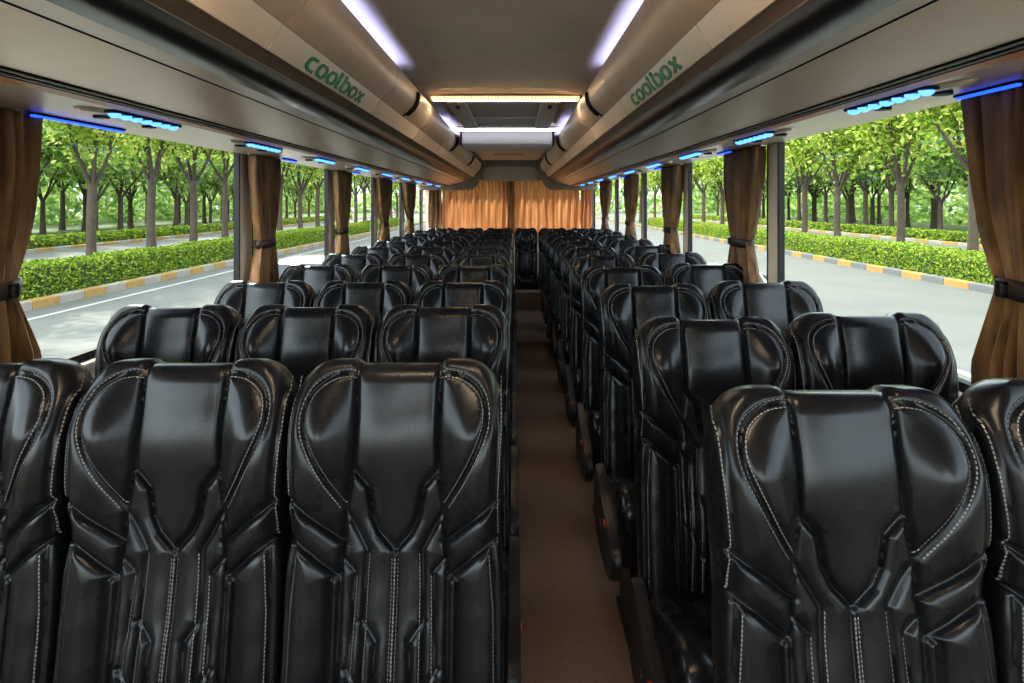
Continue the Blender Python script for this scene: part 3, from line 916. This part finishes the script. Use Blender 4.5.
def tree_meshes(seed, fork, height, r0, nleaf, leaf, leafmat, spread=1.0, low=1.0):
    rnd=random.Random(seed)
    m=MB()
    # trunk
    tr=[]; rr=[]
    bx,by=rnd.uniform(-.08,.08),rnd.uniform(-.08,.08)
    for i in range(9):
        t=i/8; z=fork*t
        tr.append((bx*math.sin(t*3),by*math.sin(t*2.5),z)); rr.append(r0*(1.28-.45*min(1,t*3) if t<.33 else 1.28-.45-.05*(t-.33)) )
    rr[-1]*=.95
    m.tube(tr,rr,12)
    ends=[]; nb=rnd.choice([5,5,6])
    top=Vector(tr[-1])
    def branch(p, d, L, r, lev):
        path=[p]; rad=[r]; q=p.copy(); dd=d.copy(); n=6
        for i in range(n):
            dd=(dd+Vector((rnd.uniform(-.13,.13),rnd.uniform(-.13,.13),.05))).normalized()
            q=q+dd*(L/n); path.append(q.copy()); rad.append(r*(1-.62*(i+1)/n))
        m.tube(path,rad,8 if lev==0 else 5)
        for i in range(2,n+1): ends.append((path[i].copy(),lev))
        if lev<2:
            kk=3 if lev==0 else 2
            for k in range(kk):
                i=rnd.randint(2,n-1)
                a=rnd.uniform(0,2*PI)
                nd=(dd+Vector((math.cos(a),math.sin(a),rnd.uniform(-.2,.3)))*.75).normalized()
                branch(path[i].copy(), nd, L*rnd.uniform(.45,.65), rad[i]*.62, lev+1)
    a0=rnd.uniform(0,6.28)
    for k in range(nb):
        a=a0+2*PI*k/nb+rnd.uniform(-.3,.3); tl=rnd.uniform(.38,.62)*spread
        st=top-Vector((0,0,rnd.uniform(.05,.35)))
        branch(st, Vector((math.cos(a)*tl,math.sin(a)*tl,1)).normalized(), (height-fork)*rnd.uniform(.72,.95), r0*.40, 0)
    f=MB(); pts=[]
    cand=[e for e in ends if e[0].z>fork+.35*low]
    wts=[1.0 if e[1]==2 else .7 if e[1]==1 else .35 for e in cand]
    while len(pts)<nleaf:
        c=rnd.choices(cand,wts)[0][0]
        p=c+Vector((rnd.gauss(0,.50),rnd.gauss(0,.50),rnd.gauss(-.05,.38)))
        if p.z<fork*.9: continue
        pts.append(p)
    leaf_quads(f,pts,leaf,rnd)
    return m.mesh('trunk',M['bark'],smooth=50), f.mesh('foliage',leafmat)
TA=[tree_meshes(20+k, 3.5+.2*(k%3), 8.2, .20, 5600, .25, M['leafA'], 1.0, 2.6) for k in range(4)]
TB=[tree_meshes(40+k, 2.6+.3*(k%3), 8.0, .20, 3600, .42, M['leafB'], 1.15,.2) for k in range(3)]
def tree(x,y,me,label,group,rot,sc):
    o=thing('street_tree' if group.startswith('trees along') else 'woodland_tree',label,'tree',(x,y,GROUND+.10),group)
    o.rotation_euler=(0,0,rot); o.scale=(sc,sc,sc)
    child('trunk',me[0],o); child('foliage',me[1],o)
    return o
rnd=random.Random(3)
for s,x,y0,dy,n,side in ((-1,-15.5,12.8,4.1,21,'left'),(1,17.0,9.4,5.3,18,'right')):
    for k in range(n):
        near = k<10
        label='street tree with dark forked trunk behind the %s kerb hedge, %s in its line'%(side,['first','second','third','fourth','fifth','sixth','seventh','eighth','ninth','tenth'][k]) if near else 'distant street tree in the line behind the %s kerb hedge'%side
        tree(x+rnd.uniform(-.2,.2),y0+dy*k+rnd.uniform(-.3,.3),TA[k%4],label,'trees along the %s kerb'%side if near else 'trees along the %s kerb far off'%side,rnd.uniform(0,6.28),rnd.uniform(.94,1.08))
    for row,(xx,dd,nn) in enumerate(((31.5,5.2,17),(38.0,5.6,16),(46,6.2,16))):
        for k in range(nn):
            tree(s*(xx+rnd.uniform(-1.2,1.2)),20+dd*k+row*9+rnd.uniform(-1.2,1.2),TB[(k+row)%3],'tall leafy tree in the wood beyond the %s far road'%side,'woodland trees on the %s'%side,rnd.uniform(0,6.28),rnd.uniform(.95,1.25)*(1+.1*row))
# hedges as single clipped bushes
def bush(L,D,Hh,nl,leaf,seed):
    rnd=random.Random(seed)
    core=MB(); n=10
    P=[]
    for i in range(11):
        t=i/10; y=-L/2+L*t; k=.80*(1-abs(2*t-1)**6*.35)
        row=[]
        for j in range(13):
            a=PI*j/12
            cx=math.copysign(abs(math.cos(a))**.45,math.cos(a)); sz=abs(math.sin(a))**.45
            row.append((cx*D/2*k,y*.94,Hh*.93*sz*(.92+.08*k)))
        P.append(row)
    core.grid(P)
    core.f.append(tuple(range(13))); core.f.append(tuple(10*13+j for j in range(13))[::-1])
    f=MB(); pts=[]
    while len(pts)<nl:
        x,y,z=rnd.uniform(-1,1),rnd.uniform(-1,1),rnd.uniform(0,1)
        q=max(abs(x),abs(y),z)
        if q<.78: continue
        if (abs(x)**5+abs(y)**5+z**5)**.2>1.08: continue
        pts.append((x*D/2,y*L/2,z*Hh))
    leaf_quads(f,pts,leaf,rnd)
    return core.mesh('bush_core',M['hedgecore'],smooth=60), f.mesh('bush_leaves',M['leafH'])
HB=[bush(2.0,1.3,.98,2600,.11,k) for k in range(3)]
HF=[bush(3.1,1.4,.75,700,.26,9+k) for k in range(2)]
for s,x,y0,n,side,hs in ((-1,-13.85,10,36,'left',1.0),(1,15.9,8,36,'right',1.08)):
    for k in range(n):
        o=thing('hedge_bush','clipped green bush of the hedge behind the %s kerb'%side,'bush',(x,y0+2.02*k,GROUND+.10),'bushes of the hedge along the %s kerb'%side)
        o.rotation_euler=(0,0,PI*(k%2)); o.scale=(1,1,hs*rnd.uniform(.96,1.04))
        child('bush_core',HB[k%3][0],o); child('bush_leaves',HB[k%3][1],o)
    for k in range(32):
        o=thing('hedge_bush','low clipped bush of the hedge beyond the %s far road'%side,'bush',(s*(28.2 if s<0 else 30.2),18+3.15*k,GROUND+.10),'bushes of the far hedge on the %s'%side)
        o.rotation_euler=(0,0,PI*(k%2))
        child('bush_core',HF[k%2][0],o); child('bush_leaves',HF[k%2][1],o)
# deep wood filling the distance
for s,side in ((-1,'left'),(1,'right')):
    f=MB(); rr_=random.Random(50+s); pts=[]
    for k in range(13000):
        y=rr_.uniform(30,225); pts.append((s*(56+6*rr_.random()+3*math.sin(y*.5)),y,GROUND+15*rr_.random()**1.3))
    leaf_quads(f,pts,1.5,rr_)
    o=f.build('distant_wood',M['leafB']); tag(o,'dense mass of leaves closing the wood on the %s'%side,'foliage',None,'stuff')
f=MB(); rr_=random.Random(77); pts=[]
for k in range(3500):
    x=rr_.uniform(-60,60)
    pts.append((x,190+10*rr_.random(),GROUND+16*rr_.random()))
leaf_quads(f,pts,2.2,rr_)
o=f.build('distant_wood',M['leafB']); tag(o,'leafy wood across the far end of the road','foliage',None,'stuff')

# white cars on the road
def car(x,y,label):
    r=thing('car',label,'car',(x,y,GROUND))
    side=[(-2.1,.35),(-2.12,.62),(-1.95,.80),(-1.15,.90),(-.55,1.30),(-.2,1.42),(.7,1.43),(1.35,1.25),(1.85,.95),(2.08,.88),(2.12,.45),(2.0,.28),(-2.0,.28)]
    def sect(k,w): return [(x+w*.84*1,y+a,GROUND+b) for a,b in side]
    m=MB(); ws=[-.82,-.78,-.62,.62,.78,.82]
    vs=[]; n=len(side)
    for w in ws:
        for a,b in side:
            tuck=1.0-(.20*max(0,b-.9)/.55)
            zz=b if abs(w)<.7 else b-(.05 if abs(w)<.8 else .13)*(b>1.2)
            vs.append((x+w*tuck,y+a,GROUND+zz))
    fs=[]
    for i in range(len(ws)-1):
        for j in range(n): fs.append((i*n+j,i*n+(j+1)%n,(i+1)*n+(j+1)%n,(i+1)*n+j))
    fs+= [tuple(range(n)),tuple((len(ws)-1)*n+j for j in range(n))[::-1]]
    m.add(vs,fs); m.build('body',M['carwhite'],r,smooth=30)
    for s_ in (-1,1):
        MB().add([(x+s_*.80,y-.95,GROUND+.92),(x+s_*.74,y-.45,GROUND+1.24),(x+s_*.73,y+.62,GROUND+1.28),(x+s_*.80,y+1.2,GROUND+.95)]+[(x+s_*.84,y-.95,GROUND+.92),(x+s_*.78,y-.45,GROUND+1.24),(x+s_*.77,y+.62,GROUND+1.28),(x+s_*.84,y+1.2,GROUND+.95)],
             [(0,1,2,3),(7,6,5,4),(0,1,5,4),(1,2,6,5),(2,3,7,6),(3,0,4,7)]).build('side_window',M['carglass'],r)
    MB().add([(x-.62,y-1.16,GROUND+.92),(x+.62,y-1.16,GROUND+.92),(x+.58,y-.58,GROUND+1.30),(x-.58,y-.58,GROUND+1.30)]+[(x-.62,y-1.12,GROUND+.86),(x+.62,y-1.12,GROUND+.86),(x+.58,y-.54,GROUND+1.24),(x-.58,y-.54,GROUND+1.24)],
             [(0,1,2,3),(7,6,5,4),(0,1,5,4),(1,2,6,5),(2,3,7,6),(3,0,4,7)]).build('windshield',M['carglass'],r)
    for wx in (-.72,.72):
        for wy in (-1.3,1.3):
            MB().tube([(x+wx-.1,y+wy,GROUND+.31),(x+wx+.1,y+wy,GROUND+.31)],.31,20).build('wheel',M['tyre'],r,smooth=40)
car(-5.3,17.6,'white car on the road seen over the left window seats')
car(4.6,15.2,'white car on the road seen over the right window seats')

# ================================================================== LIGHT
w=bpy.data.worlds.new('world'); S.world=w; w.use_nodes=True
nt=w.node_tree; bg=nt.nodes['Background']
sky=nt.nodes.new('ShaderNodeTexSky'); sky.sky_type='NISHITA'; sky.sun_disc=False
sky.sun_elevation=R(50); sky.sun_rotation=R(200); sky.air_density=1.0; sky.dust_density=2.5; sky.ozone_density=1.0
hs=nt.nodes.new('ShaderNodeHueSaturation'); hs.inputs['Saturation'].default_value=.35
nt.links.new(sky.outputs['Color'],hs.inputs['Color']); nt.links.new(hs.outputs['Color'],bg.inputs['Color']); bg.inputs['Strength'].default_value=.22
sun=bpy.data.lights.new('sun','SUN'); so=bpy.data.objects.new('sun',sun); C.objects.link(so)
sun.energy=1.8; sun.angle=R(1.2); sun.color=(1,.93,.80)
d=Vector((-.44,.68,.80))      # toward the sun
so.rotation_euler=(-d).to_track_quat('-Z','Y').to_euler()

S.view_settings.view_transform='Standard'; S.view_settings.look='None'
S.view_settings.gamma=1; S.view_settings.use_curve_mapping=False
S.view_settings.exposure=2.5
S.cycles.max_bounces=10; S.cycles.diffuse_bounces=5; S.cycles.glossy_bounces=4; S.cycles.transparent_max_bounces=24
S.cycles.sample_clamp_indirect=6
for o in bpy.data.objects:
    if '_org' in o: del o['_org']
